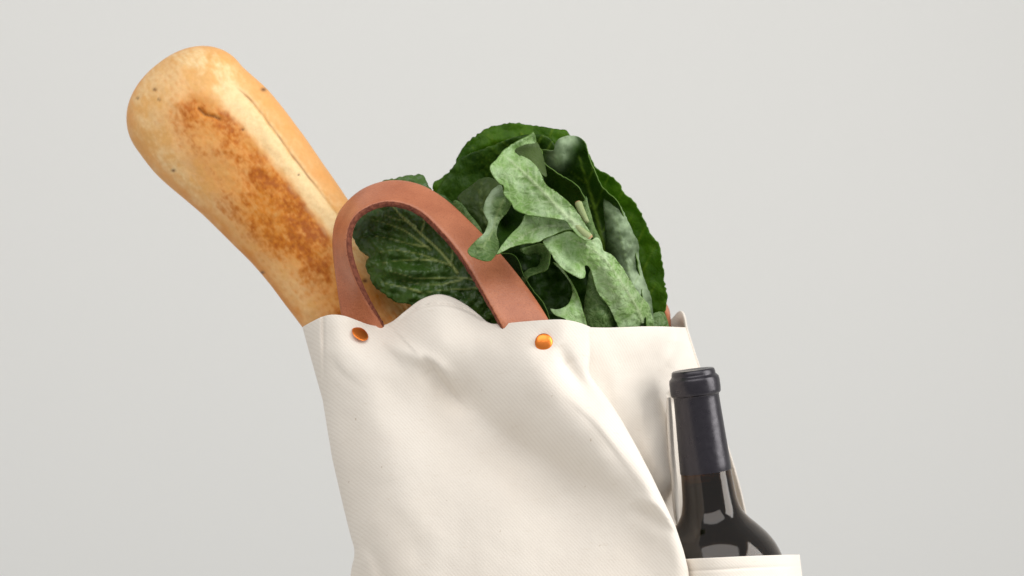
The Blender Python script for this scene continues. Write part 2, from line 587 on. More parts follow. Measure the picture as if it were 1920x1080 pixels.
def build_front():
    na, nb = 300, 300
    a = np.linspace(0, 1, na)[None, :]
    b = np.r_[np.linspace(0, 0.46, 250), np.linspace(0.46, 1, nb - 249)[1:]][:, None]
    # outline first guess, then rows
    py0 = RIMY(567 + 540 * a)
    py = py0 + (ZB - py0) * b
    xl, xr = FXL(py), FXR(py)
    px = xl + (xr - xl) * a
    # keep the rim on its traced line where the panel is still narrow
    y = front_y(px, py)
    # round both flanks back
    dl, dr = px - xl, xr - px
    Rl = 26.0
    Rr = np.interp(py, [600, 690, 760, 1000, 1200], [12, 12, 22, 24, 30])
    rl = np.clip(1 - dl / Rl, 0, 1)
    rr = np.clip(1 - dr / Rr, 0, 1)
    y = y + Rl * S * (1 - np.sqrt(1 - rl ** 2)) * 0.9 + Rr * S * (1 - np.sqrt(1 - rr ** 2)) * 0.9
    ex = 14
    k = np.linspace(0, 1, ex + 1)[None, 1:]
    bl = y[:, :1] + 0.040 * k[:, ::-1]
    xlx = px[:, :1] + 10 * k[:, ::-1] ** 1.5
    br = y[:, -1:] + np.interp(py[:, -1:], [600, 700, 1000], [0.006, 0.012, 0.035]) * k
    xrx = px[:, -1:] - 10 * k ** 1.5
    PX = np.hstack([xlx, px, xrx])
    PY = np.hstack([np.repeat(py[:, :1], ex, 1), py, np.repeat(py[:, -1:], ex, 1)])
    Y = np.hstack([bl, y, br])
    V = Parr(PX, PY, Y)
    V[-1, :, 2] = 0.003
    # fabric coordinates: arc length along the rows, height down the columns
    dd = np.linalg.norm(np.diff(V, axis=1), axis=2)
    U = np.cumsum(np.hstack([np.zeros((len(V), 1)), dd]), 1)
    U = U - U[:, [U.shape[1] // 2]]
    W = -np.cumsum(np.vstack([np.zeros((1, V.shape[1])), np.linalg.norm(np.diff(V, axis=0), axis=2)]), 0)
    o = link_mesh('front_panel', V.reshape(-1, 3), grid_faces(V.shape[0], V.shape[1], flip=True), CANVAS, bag)
    weave_uv(o, (PX + 0.12 * PY) * S, -PY * S + 0.25 * (Y - Y.mean()))
    solidify(o, 0.0016, -1)
    return V


FV = build_front()


def panel(name, V, parent=bag, flip=True, th=0.0014, off=-1):
    dd = np.linalg.norm(np.diff(V, axis=1), axis=2)
    U = np.cumsum(np.hstack([np.zeros((len(V), 1)), dd]), 1)
    W = -np.cumsum(np.vstack([np.zeros((1, V.shape[1])), np.linalg.norm(np.diff(V, axis=0), axis=2)]), 0)
    o = link_mesh(name, V.reshape(-1, 3), grid_faces(V.shape[0], V.shape[1], flip=flip), CANVAS, parent)
    weave_uv(o, U + 0.37, W + 0.11)
    solidify(o, th, off)
    return o


# side panel (gusset) that the bottle leans on
SXR = interp([(560, 1283), (613, 1285), (650, 1297), (690, 1310), (740, 1330), (800, 1351), (870, 1373), (915, 1386), (965, 1397),
              (1020, 1404), (1080, 1412), (ZB + 60, 1500)])
side_base = TPS([
    (1100, 613, 5), (1150, 613, 16), (1210, 613, 34), (1260, 613, 58), (1285, 613, 78),
    (1100, 700, 7), (1150, 700, 16), (1200, 700, 32), (1240, 700, 48), (1275, 690, 62), (1310, 700, 86),
    (1150, 800, 20), (1200, 800, 34), (1240, 800, 43), (1275, 800, 56), (1340, 800, 92),
    (1180, 900, 36), (1230, 900, 44), (1260, 900, 50), (1290, 900, 66), (1380, 900, 98),
    (1240, 1000, 66), (1270, 1000, 84), (1320, 1000, 92), (1400, 1000, 100),
    (1260, 1100, 84), (1400, 1100, 98), (1280, 1400, 86), (1400, 1400, 98), (1320, 1760, 86), (1480, 1760, 96)], lam=1e-3)


def build_side():
    na, nb = 160, 200
    a = np.linspace(0, 1, na)[None, :]
    b = np.r_[np.linspace(0, 0.45, 170), np.linspace(0.45, 1, nb - 169)[1:]][:, None]
    rim = 613.0 + 1.2 * np.sin(a * 7)
    py = rim + (ZB - rim) * b
    xl = FXR(py) - 16
    xr = SXR(py)
    px = xl + (xr - xl) * a
    y = side_base(px, py)
    # hard drop where the cloth rolls away behind the bottle
    edge = np.interp(py, [600, 700, 740, 800, 900, 985, 1050], [1330, 1290, 1250, 1252, 1261, 1270, 1275])
    y += 20 * sstep(-2, 5, px - edge) * sstep(715, 760, py)
    # upright soft pleats
    y += ridge(px, py, [(1118, 690), (1150, 770), (1200, 860), (1245, 950)], 2.5, 16, 16, [0.2, 1, 1, 0.6])
    y -= ridge(px, py, [(1200, 700), (1215, 800), (1240, 930)], 3, 26, 22, [0, 1, 1, 0.5])
    y += ridge(px, py, [(1232, 640), (1240, 700), (1248, 760)], 1.5, 16, 16, [0, 1, 1, 0.3])
    y -= ridge(px, py, [(1272, 614), (1268, 650), (1255, 690)], 5, 12, 10, [0.6, 1, 0.5, 0])
    y += 1.0 * fbm(px / 70 + 5, py / 110, 3)
    dr = np.clip(1 - (xr - px) / 10.0, 0, 1)
    y = y * 0.001 + 10 * S * (1 - np.sqrt(1 - dr ** 2))
    k = np.linspace(0, 1, 7)[None, 1:]
    # gather that carries the cloth forward to the seam with the front panel
    j = np.linspace(0, 1, 17)[None, :-1]
    yf = front_y(FXR(py[:, :1]), py[:, :1]) + 0.007
    yj = yf + (y[:, :1] - yf) * j
    PX = np.hstack([px[:, :1] + 8 * (1 - j) ** 2, px, px[:, -1:] - 4 * k])
    PY = np.hstack([np.repeat(py[:, :1], 16, 1), py, np.repeat(py[:, -1:], 6, 1)])
    Y = np.hstack([yj, y, y[:, -1:] + 0.012 * k])
    V = Parr(PX, PY, Y)
    V[-1, :, 2] = 0.003
    panel('side_panel', V)
    return V


SV = build_side()

# back panel with the left gusset, one sheet behind everything
plan = np.array([  # px, y mm, rim row
    (577, 68, 616), (572, 90, 614), (585, 112, 606), (640, 128, 600), (760, 136, 600), (900, 140, 604), (1050, 138, 604),
    (1180, 128, 604), (1240, 118, 606), (1258, 112, 599), (1275, 106, 583), (1282, 98, 594), (1284, 90, 612)], float)
pc = smooth_line(plan, 180)
rows = np.linspace(0, 1, 60)[:, None]
PYb = pc[None, :, 2] + (ZB - pc[None, :, 2]) * rows
shift_l = FXL(PYb) - 567
shift_r = SXR(PYb) - 1285
fr = np.clip((pc[None, :, 0] - 567) / (1285 - 567), 0, 1)
PXb = pc[None, :, 0] + shift_l * (1 - fr) + shift_r * fr
Yb = np.repeat(pc[None, :, 1], 60, 0) * 0.001
BV = Parr(PXb, PYb, Yb)
BV[-1, :, 2] = 0.003
panel('back_panel', BV, flip=True)

# base
loop = [tuple(p) for p in FV[-1, 14:-14:8]] + [tuple(p) for p in SV[-1, 20::10]] + [tuple(p) for p in BV[-1, ::-6]]
link_mesh('base', [(p[0], p[1], 0.0015) for p in loop], [tuple(range(len(loop)))], CANVAS, bag, smooth=False)

# bottle pocket: a band of canvas wrapped round the bottle, sewn to the gusset
pk = np.array([(1272, 62, 1046), (1268, 30, 1048), (1274, 0, 1049), (1296, -17, 1048), (1340, -23, 1046), (1400, -18, 1043), (1450, -4, 1041),
               (1480, 14, 1040), (1495, 34, 1040), (1500, 52, 1040), (1495, 72, 1043), (1470, 92, 1046), (1420, 103, 1048)], float)
kc = smooth_line(pk, 160)
rows = np.r_[np.linspace(0, 0.12, 40), np.linspace(0.12, 1, 30)[1:]][:, None]
PYk = kc[None, :, 2] + (ZB - kc[None, :, 2]) * rows
g = np.clip((kc[None, :, 0] - 1270) / 230, 0, 1)
PXk = kc[None, :, 0] + (PYk - 1045) * (0.10 + 0.02 * g)
Yk = np.repeat(kc[None, :, 1], len(rows), 0) * 0.001
hem = PYk - kc[None, :, 2]
Yk = Yk + 0.0008 * np.exp(-((hem - 22) / 2.2) ** 2) - 0.0006 * np.exp(-(hem / 16) ** 4)
KV = Parr(PXk, PYk, Yk)
KV[-1, :, 2] = 0.003
panel('bottle_pocket', KV, flip=True)

# narrow loop of tape hanging between gusset and bottle
lc = smooth_line([(1254, 745, 42), (1256, 800, 42), (1259, 850, 44), (1264, 900, 48), (1267, 940, 52), (1270, 972, 57), (1271.5, 984, 60)], 60)
hw = np.interp(np.arange(60), [0, 10, 52, 56, 58, 59], [4, 6.0, 6.5, 5.5, 3.5, 1.0])[:, None]
cr = np.linspace(-1, 1, 9)[None, :]
LV = Parr(lc[:, 0:1] + hw * cr, lc[:, 1:2] + 0 * cr, (lc[:, 2:3] + 3.0 * cr ** 2 + 1.5 * cr) * 0.001)
panel('tape_loop', LV, flip=True, th=0.0016)

# rivets


def rivet(px, py, y, normal, r, dome):
    prof = [(0.0, 0.50), (0.25, 0.48), (0.5, 0.42), (0.72, 0.31), (0.88, 0.16), (0.97, 0.03), (1.0, -0.08), (0.96, -0.2), (0.0, -0.2)]
    prof = [(a, b * dome) for a, b in prof]
    n = 28
    vs = []
    q = Vector(normal).normalized().to_track_quat('Z', 'Y')
    c = P(px, py, y)
    for (pr, ph) in prof:
        for i in range(n):
            t = 2 * math.pi * i / n
            vs.append(c + q @ Vector((pr * r * math.cos(t), pr * r * math.sin(t), ph * r)))
    return link_mesh('rivet', vs, grid_faces(len(prof), n, close=True), COPPER, bag)


def fy(px, py):
    return float(front_y(np.array([[float(px)]]), np.array([[float(py)]]))[0, 0])


rivet(1020, 642, fy(1020, 642) - 0.0014, (0.12, -1, 0.12), 17 * S, 0.55)
rivet(675.5, 625.5, fy(675, 625) - 0.0022, (0.50, -0.58, 0.64), 17.5 * S, 0.2)

# leather handles


def strap(outer, inner, th, name, n=260, fray=True):
    o = smooth_line(outer, n)
    i = smooth_line(inner, n)
    O = Parr(o[:, 0], o[:, 1], o[:, 2] * 0.001)
    I = Parr(i[:, 0], i[:, 1], i[:, 2] * 0.001)
    T = np.gradient((O + I) / 2, axis=0)
    A = O - I
    N = np.cross(T, A)
    N /= np.linalg.norm(N, axis=1)[:, None]
    if (N[:, 1]).mean() > 0:
        N = -N
    # section: rounded rectangle, from the inner rail to the outer one on the camera side, back on the other
    sec = [(0.00, 0.15, 1), (0.012, 0.40, 1), (0.035, 0.50, 0), (0.12, 0.53, 0), (0.3, 0.55, 0), (0.5, 0.56, 0), (0.7, 0.55, 0), (0.88, 0.53, 0),
           (0.965, 0.50, 0), (0.99, 0.38, 0), (1.0, 0.0, 0), (0.99, -0.38, 0), (0.965, -0.5, 0), (0.5, -0.5, 0), (0.035, -0.5, 0), (0.012, -0.40, 1), (0.0, -0.15, 1)]
    m = len(sec)
    vs = np.zeros((n, m, 3))
    for k, (u, h, e) in enumerate(sec):
        j = 0
        if e:
            s = np.arange(n)
            j = 0.00035 * fbm(s * 0.35 + k * 3.3, s * 0 + k, 3)
        vs[:, k] = I + A * u + N * (h * th) + (A / np.linalg.norm(A, axis=1)[:, None]) * (j[:, None] if e else 0)
    f = grid_faces(n, m, close=True)
    ob = link_mesh(name, vs.reshape(-1, 3), f, [LEATHER], bag)
    # the cut edge along the inner rail is its own strip of bare fibre
    esec = [(0.0, 0.42, 0.0), (-0.012, 0.36, 0), (-0.028, 0.15, 0), (-0.028, -0.15, 0), (-0.012, -0.36, 0), (0.0, -0.42, 0)]
    ev = np.zeros((n, len(esec), 3))
    for k, (u, h, _) in enumerate(esec):
        s = np.arange(n)
        j = 0.00045 * fbm(s * 0.45 + k * 1.7, s * 0 + k * 0.6, 3)
        ev[:, k] = I + A * u + N * (h * th) + (A / np.linalg.norm(A, axis=1)[:, None]) * j[:, None]
    link_mesh('cut_edge', ev.reshape(-1, 3), grid_faces(n, len(esec)), EDGE, ob)
    if fray:
        fv, ff = [], []
        rr = random.Random(3)
        for _ in range(240):
            k = int(rr.triangular(60, 235, 190)) if rr.random() < 0.75 else rr.randrange(20, 240)
            c = Vector(I[k]) + Vector(N[k]) * th * rr.uniform(-0.3, 0.55)
            d = (-Vector(A[k]).normalized() + Vector((rr.uniform(-.8, .8), rr.uniform(-.8, .2), rr.uniform(-.8, .8)))).normalized()
            L = rr.uniform(0.0006, 0.0022)
            w = 0.00016
            s = d.orthogonal().normalized() * w
            t = d.cross(s).normalized() * w
            b0 = len(fv)
            mid = c + d * L * 0.5 + s * rr.uniform(-2, 2)
            tip = c + d * L + t * rr.uniform(-4, 4)
            for q, sc in ((c, 1.0), (mid, 0.8)):
                fv += [q + s * sc, q + t * sc, q - s * sc, q - t * sc]
            fv.append(tip)
            for e in range(4):
                ff.append((b0 + e, b0 + (e + 1) % 4, b0 + 4 + (e + 1) % 4, b0 + 4 + e))
                ff.append((b0 + 4 + e, b0 + 4 + (e + 1) % 4, b0 + 8))
        fo = link_mesh('frayed_fibres', fv, ff, EDGE, ob, smooth=False)
        fo['kind'] = 'stuff'
    return ob


strap([(652, 660, 40), (645, 622, 40), (640, 585, 41), (633, 520, 43), (628, 455, 44), (634, 413, 46), (652, 383, 47), (688, 355, 48), (735, 342, 47),
       (785, 349, 44), (832, 375, 40), (880, 418, 34), (925, 464, 26), (965, 510, 18), (1000, 556, 10), (1030, 602, 3), (1056, 650, 0)],
      [(738, 650, 39), (717, 607, 37), (692, 565, 31), (671, 522, 25), (657, 478, 22), (655, 445, 22), (663, 417, 23), (683, 397, 24), (716, 384, 25),
       (750, 385, 25), (786, 400, 24), (820, 431, 22), (851, 466, 18), (880, 508, 13), (905, 551, 8), (934, 602, 2), (960, 650, 0)],
      0.0042, 'handle')
strap([(1180, 660, 112), (1200, 600, 112), (1222, 566, 108), (1238, 566, 104), (1249, 579, 104), (1253, 602, 105), (1257, 660, 106)],
      [(1150, 660, 108), (1170, 600, 106), (1202, 568, 94), (1230, 568, 88), (1241, 584, 92), (1243, 602, 98), (1238, 660, 102)],
      0.0038, 'handle', n=90, fray=False)

# ------------------------------------------------------------------ baguette
LR = np.array([  # left outline, right outline, y of the axis in mm
    (257, 281, 453, 124, 108), (297, 331, 512, 179, 106), (368, 392, 573, 260, 104), (432, 454, 628, 338, 102), (480, 502, 667, 394, 100),
    (518, 549, 706, 441, 98), (567, 614, 748, 496, 96), (630, 700, 808, 580, 92), (700, 795, 874, 680, 88), (765, 885, 932, 778, 84)], float)
SQ = smooth_line(LR, 330)


def build_bread():
    ncap = 40
    rows = []
    c0 = (SQ[0, :2] + SQ[0, 2:4]) / 2
    ax = np.array([-0.60, -0.80])
    h0 = (SQ[0, 2:4] - SQ[0, :2]) / 2
    for k in range(ncap):
        t = math.pi / 2 * k / ncap
        # a blunt, slightly squared end
        adv = 102 * math.cos(t) ** 0.92 if k else 102
        w = math.sin(t) ** 0.92 if k else 0.004
        rows.append((*(c0 + ax * adv), *(h0 * w), SQ[0, 4]))
    for q in SQ:
        rows.append((*((q[:2] + q[2:4]) / 2), *((q[2:4] - q[:2]) / 2), q[4]))
    c1 = (SQ[-1, :2] + SQ[-1, 2:4]) / 2
    h1 = (SQ[-1, 2:4] - SQ[-1, :2]) / 2
    for k in range(1, ncap + 1):
        t = math.pi / 2 * k / ncap
        rows.append((*(c1 + np.array([0.6, 0.8]) * 90 * math.sin(t)), *(h1 * max(math.cos(t), 0.004)), SQ[-1, 4]))
    R = np.array(rows)
    n, m = len(R), 300
    # more samples on the camera side
    ph = np.linspace(0, 2 * math.pi, m, endpoint=False)
    cth = -np.cos(ph)[None, :]                # -1 left outline .. +1 right outline
    sth = np.sin(ph)[None, :]                 # > 0: camera side
    hw = np.hypot(R[:, 2], R[:, 3])[:, None]
    px = R[:, 0:1] + R[:, 2:3] * cth
    py = R[:, 1:2] + R[:, 3:4] * cth
    depth = hw * S * 0.86
    flat = np.where(sth > 0, np.abs(sth) ** 0.80, np.abs(sth))
    y = R[:, 4:5] * 0.001 - np.sign(sth) * flat * depth
    front = sth > 0
    t_ax = (px - 300) * 0.62 + (py - 150) * 0.78   # distance along the loaf, in pixels
    # lengthwise tuck: cloth-side seam
    cseam = 0.70 + 0.02 * np.sin(t_ax / 60.0) + 0.012 * fbm(t_ax / 40, t_ax * 0, 2)
    on = front * sstep(95, 135, t_ax) * (1 - sstep(640, 760, t_ax))
    dc = (cth - cseam)
    groove = np.exp(-(dc / 0.022) ** 2) * 1.5 + 1.6 * sstep(-0.02, 0.05, dc) * np.exp(-np.clip(dc, 0, 1) / 0.18)
    lip = -1.3 * np.exp(-((dc + 0.12) / 0.11) ** 2)
    y = y + on * (groove + lip) * 0.001
    # uneven loaf
    y = y + front * (0.9 * fbm(px / 85, py / 85, 3) + 0.25 * fbm(px / 22, py / 22, 2)) * 0.001 * np.clip(np.abs(sth) * 2, 0, 1)
    bulge = 0.9 * fbm(t_ax / 90 + 3, cth * 1.3, 2)
    nx, nz = R[:, 2:3] / np.maximum(hw, 1e-6), R[:, 3:4] / np.maximum(hw, 1e-6)
    px = px + nx * bulge * cth
    py = py + nz * bulge * cth
    # small slit and pores
    sl, _, sf = line_dist(px, py, [(372, 203), (384, 215), (402, 219), (412, 224)])
    y = y + front * 1.8e-3 * np.exp(-(sl / 3.2) ** 2) * sstep(0, 0.1, sf + 0.05)
    pores = [(325, 320, 4), (494, 168, 5), (492, 511, 4), (258, 184, 3), (298, 187, 3), (560, 328, 2.5), (684, 527, 5), (290, 168, 4), (455, 243, 3)]
    pore_m = np.zeros_like(px)
    for (qx, qy, r) in pores:
        e = np.exp(-(((px - qx) / r) ** 2 + ((py - qy) / (r * 0.7)) ** 2)) * front
        pore_m = np.maximum(pore_m, e)
    y = y + 0.9e-3 * pore_m
    V = Parr(px, py, y)

    # crust colour: how the loaf browned
    CRE, TAN, ORG, BRN, DRK = lin(242, 212, 160), lin(226, 174, 106), lin(226, 162, 92), lin(208, 126, 30), lin(168, 86, 10)
    col = np.ones(px.shape + (3,)) * TAN
    f1 = fbm(px / 60, py / 60, 4)
    al, ac = px * 0.62 + py * 0.78, px * 0.78 - py * 0.62
    f2 = fbm(al / 34 + 4, ac / 15, 3)
    f3 = fbm(al / 14, ac / 5, 3)

    f4 = fbm(px / 9 + 31, py / 9, 3)

    def blend(c, m):
        nonlocal col
        m = np.clip(m, 0, 1)[..., None]
        col = col * (1 - m) + c * m
    blend(CRE, 0.50 + 0.70 * f1 + 0.40 * f2 + 0.25 * f3 + 0.35 * f4)
    # right flank of the loaf, beyond the tuck, baked evenly orange
    blend(ORG, sstep(-0.03, 0.10, cth - cseam) * (0.68 + 0.35 * f1) * sstep(40, 140, t_ax) * front)
    blend(ORG, sstep(0.80, 1.0, cth) * 0.75)
    # lower left flank
    blend(ORG, (1 - sstep(-1.0, -0.70, cth + 0.08 * f2)) * (0.85 + 0.3 * f1))
    blend(BRN, (1 - sstep(-1.0, -0.84, cth + 0.06 * f2)) * 0.75 * sstep(130, 330, t_ax))
    # end of the loaf
    blend(ORG, (1 - sstep(-55, 15, t_ax + 25 * f2)) * 0.45)
    # pale stretched band beside the tuck
    band = sstep(0.30, 0.50, cth + 0.05 * f2) * (1 - sstep(-0.05, 0.0, dc)) * sstep(60, 120, t_ax) * (1 - sstep(480, 620, t_ax))
    # scorch
    d1, s1, fr1 = line_dist(px, py, catmull([(372, 203), (425, 243), (478, 302), (525, 362), (565, 425)], 30))
    w1 = np.interp(fr1, [0, 0.3, 0.7, 1], [30, 44, 52, 48])
    m1 = np.exp(-(d1 / w1) ** 2)
    d2, s2, fr2 = line_dist(px, py, catmull([(520, 400), (568, 448), (612, 505), (650, 570), (705, 660)], 30))
    m2 = np.exp(-(d2 / np.interp(fr2, [0, 0.5, 1], [52, 50, 56])) ** 2) * 0.95
    d3, s3, fr3 = line_dist(px, py, catmull([(345, 235), (380, 300), (430, 370), (500, 450)], 20))
    m3 = np.exp(-(d3 / 36) ** 2) * 0.55
    halo1 = np.exp(-(d1 / 95) ** 2) * 0.55 + np.exp(-(d2 / 95) ** 2) * 0.55
    halo = np.clip(halo1, 0, 0.9) * (1 - sstep(0.36, 0.52, cth))
    blend(ORG, halo * (0.75 + 0.7 * f2 + 0.6 * f1 + 0.3 * f3 + 0.5 * f4) * front)
    sc = np.clip(m1 + m2 + m3, 0, 1.2) * (1 - 0.9 * sstep(0.32, 0.48, cth + 0.03 * f2))
    # baking-sheet weave shows as rows of brown dots
    ux, uy = px * 0.62 + py * 0.78, px * 0.78 - py * 0.62
    dots = (0.5 + 0.5 * np.sin(ux / 2.6 + 2.5 * f1)) * (0.5 + 0.5 * np.sin(uy / 2.1 + 2 * f2))
    patch = sc * (0.92 + 0.28 * f1 + 0.18 * f2 + 0.24 * f3 + 0.20 * f4)
    blend(BRN, (patch - 0.08) * 0.98 * front)
    blend(BRN, (halo * 1.1 + 0.30 * f1) * dots * 0.75 * sstep(0.10, 0.5, f2 + 0.5) * front * (1 - sstep(0.3, 0.45, cth)))
    blend(DRK, (patch * (0.58 + 0.45 * f1 + 0.25 * f2 + 0.25 * f4) - 0.32) * 1.2 * front)
    blend(CRE, band * 0.88)
    blend(BRN, sstep(430, 560, t_ax + 40 * f1) * sstep(0.0, 0.35, cth) * (0.62 + 0.3 * f2 + 0.3 * f3) * front)
    blend(lin(120, 66, 22), np.exp(-(dc / 0.016) ** 2) * on * (0.55 + 0.6 * f1) * (1 - 0.55 * sstep(250, 420, t_ax)))
    blend(lin(70, 34, 12), np.exp(-(sl / 2.0) ** 2) * front * 0.6)
    blend(lin(62, 30, 14), pore_m * 0.9)
    # back of the loaf
    blend(ORG, (~front) * 0.8)
    o = link_mesh('baguette', V.reshape(-1, 3), grid_faces(n, m, close=True, flip=True), CRUST)
    ca = o.data.color_attributes.new('crust', 'FLOAT_COLOR', 'POINT')
    ca.data.foreach_set('color', np.concatenate([np.clip(col, 0, 1), np.ones(col.shape[:2] + (1,))], -1).ravel())
    return o


bread = build_bread()
bread['label'] = 'golden baguette with scorched brown patch leaning out of the tote bag'
bread['category'] = 'bread'

# ------------------------------------------------------------------ lettuce
lettuce = new_empty('lettuce', tuple(P(1040, 1500, 0.06)))
lettuce['label'] = 'bunch of leafy green lettuce sticking out of the tote bag'
lettuce['category'] = 'lettuce'


def veins_from(mid, n, length, ang, start=0.08, end=0.93, curve=0.35):
    """side veins leaving a midrib on both sides"""
    m = smooth_line(mid, 100)
    out = []
    for i in range(n):
        f = start + (end - start) * (i + 0.5) / n
        k = int(f * 98)
        d = m[min(k + 2, 99)] - m[max(k - 2, 0)]
        d = d / np.linalg.norm(d)
        for sgn in (-1, 1):
            a = sgn * math.radians(ang)
            L = length * (0.55 + 0.45 * math.sin(math.pi * min(1, f * 0.9 + 0.12)))
            pts = [m[k]]
            p = m[k].copy()
            for q in range(5):
                aa = a * (1 - curve * q / 5)
                v = np.array([d[0] * math.cos(aa) - d[1] * math.sin(aa), d[0] * math.sin(aa) + d[1] * math.cos(aa)])
                p = p + v * L / 5
                pts.append(p.copy())
            out.append(np.array(pts))
    return out


def leaf(outline, ctrl, mats, mid=None, side=(), crinkle=(0.9, 26), serr=1.6, curl=(0.0, 14), relief=1.0, step=4.0, ribw=4.0, sidew=1.6,
         vein_amt=0.8, seed=0, quilt=0.0, folds=(), parent=None, bloom_sheen=()):
    parent = parent or lettuce
    oc = catmull(outline, 60 * len(outline), closed=True)
    per = np.linalg.norm(np.diff(np.vstack([oc, oc[:1]]), axis=0), axis=1).sum()
    oc = resample(np.vstack([oc, oc[:1]]), int(per / 2.6))[:-1]
    t = np.roll(oc, -1, 0) - np.roll(oc, 1, 0)
    nrm = np.stack([t[:, 1], -t[:, 0]], -1) / np.linalg.norm(t, axis=1)[:, None]
    s = np.arange(len(oc)) * 2.6
    # scalloped margin
    sc = np.abs(((s / 17.0 + 0.9 * fbm(s / 45, s * 0 + seed, 3)) % 1.0) - 0.5) * 2
    oc = oc + nrm * ((serr * (sc - 0.5) * (0.6 + 1.3 * perlin(s / 37, s * 0 + seed)) + serr * 0.8 * fbm(s / 55, s * 0 + seed + 3, 4))[:, None])
    x0, y0 = oc.min(0)
    x1, y1 = oc.max(0)
    gx, gy = np.meshgrid(np.arange(x0, x1, step), np.arange(y0, y1, step))
    gx = gx + (np.arange(gx.shape[0])[:, None] % 2) * step / 2
    g = np.stack([gx.ravel(), gy.ravel()], -1)
    # inside test
    inside = np.zeros(len(g), bool)
    A, B = oc, np.roll(oc, -1, 0)
    for (ax_, ay_), (bx_, by_) in zip(A, B):
        c = ((ay_ > g[:, 1]) != (by_ > g[:, 1])) & (g[:, 0] < (bx_ - ax_) * (g[:, 1] - ay_) / (by_ - ay_ + 1e-12) + ax_)
        inside ^= c
    g = g[inside]
    dmin = np.full(len(g), 1e9)
    for q in oc[::2]:
        dmin = np.minimum(dmin, (g[:, 0] - q[0]) ** 2 + (g[:, 1] - q[1]) ** 2)
    dmin = np.sqrt(dmin)
    keep = dmin > 2.2
    g, dmin = g[keep], dmin[keep]
    pts = np.vstack([oc, g])
    nb = len(oc)
    dist = np.r_[np.zeros(nb), dmin]
    res = delaunay_2d_cdt([Vector(p) for p in pts], [(i, (i + 1) % nb) for i in range(nb)], [], 1, 1e-4)
    vs, _, fs = res[0], res[1], res[2]
    orig = res[3]
    px = np.array([v[0] for v in vs])
    py = np.array([v[1] for v in vs])
    dist = np.array([dist[o[0]] if o else 0.0 for o in orig])
    y = TPS(ctrl)(px, py)
    ca, cs = crinkle
    y = y + ca * fbm(px / cs + seed * 7.7, py / cs + seed * 3.1, 3)
    if quilt:
        y = y - quilt * np.abs(perlin(px / 17 + seed + 0.4 * perlin(px / 9, py / 9), py / 17)) * 2
    y = y + curl[0] * np.exp(-dist / curl[1])
    for (ln, amp, w) in folds:
        d, sd, f = line_dist(px, py, smooth_line(ln, 30))
        y = y + amp * np.exp(-(d / w) ** 2) * np.sin(np.pi * np.clip(f * 0.94 + 0.03, 0, 1)) ** 0.5
    vein = np.zeros_like(px)
    if mid is not None:
        d, sd, f = line_dist(px, py, smooth_line(mid, 40))
        w = ribw * (1.25 - 0.9 * f)
        e = np.exp(-(d / w) ** 2)
        vein = np.maximum(vein, e)
        y = y - relief * 1.2 * e
    for ln in side:
        d, sd, f = line_dist(px, py, ln)
        w = sidew * (1.25 - 0.8 * f)
        vein = np.maximum(vein, 0.8 * (1 - 0.6 * f) * np.exp(-(d / np.maximum(w, 0.5)) ** 2))
        y = y - relief * (0.55 * np.exp(-(d / (w * 1.6)) ** 2) - 0.35 * np.exp(-(d / (w * 6)) ** 2)) * (1 - 0.5 * f)
    V = Parr(px, py, y * 0.001)
    faces = []
    for f in fs:
        a, b, c = f[:3]
        n_ = (px[b] - px[a]) * (py[c] - py[a]) - (py[b] - py[a]) * (px[c] - px[a])
        faces.append(tuple(f) if n_ < 0 else tuple(reversed(f)))
    o = link_mesh('leaf', V, faces, list(mats) + [MARGIN], parent)
    at = o.data.attributes.new('vein', 'FLOAT', 'POINT')
    at.data.foreach_set('value', np.clip(vein * vein_amt, 0, 1))
    if bloom_sheen:  # painted sheen fading out from each line
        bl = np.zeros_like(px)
        for (ln, w) in bloom_sheen:
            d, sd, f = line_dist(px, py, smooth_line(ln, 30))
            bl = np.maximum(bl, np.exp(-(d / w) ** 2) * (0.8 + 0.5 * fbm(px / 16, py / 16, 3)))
        at = o.data.attributes.new('bloom_sheen', 'FLOAT', 'POINT')
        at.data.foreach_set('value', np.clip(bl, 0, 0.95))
    solidify(o, 0.00055, 0, mo=1, mr=2)
    return o


def z5(pts):             # positions measured on an enlarged crop
    return [(860 + p[0] / 2.7, 220 + p[1] / 2.7) + tuple(p[2:]) for p in pts]


# big round leaf at the back
leaf([(812, 353), (828, 334), (853, 310), (861, 292), (875, 268), (892, 254), (915, 240), (958, 231), (988, 233), (1015, 237), (1041, 242), (1064, 250),
      (1095, 285), (1130, 340), (1160, 420), (1170, 520), (1160, 660), (1040, 690), (930, 680), (880, 560), (845, 430)],
     [(820, 350, 70), (870, 280, 76), (915, 242, 78), (985, 234, 80), (1060, 252, 84), (900, 330, 84), (980, 290, 90), (1000, 400, 94), (1100, 400, 92),
      (870, 420, 78), (930, 600, 78), (1150, 600, 90)],
     (UPPER, UNDER), mid=[(1020, 680), (1010, 480), (990, 340), (978, 250)],
     side=veins_from([(1020, 680), (1010, 480), (990, 340), (978, 250)], 7, 190, 48), crinkle=(2.0, 40), serr=3.2, curl=(3.0, 16), seed=1,
     folds=[([(865, 300), (930, 268), (1000, 262), (1050, 275)], -4.5, 13), ([(850, 345), (910, 305), (980, 290), (1040, 300)], 5.0, 16)])
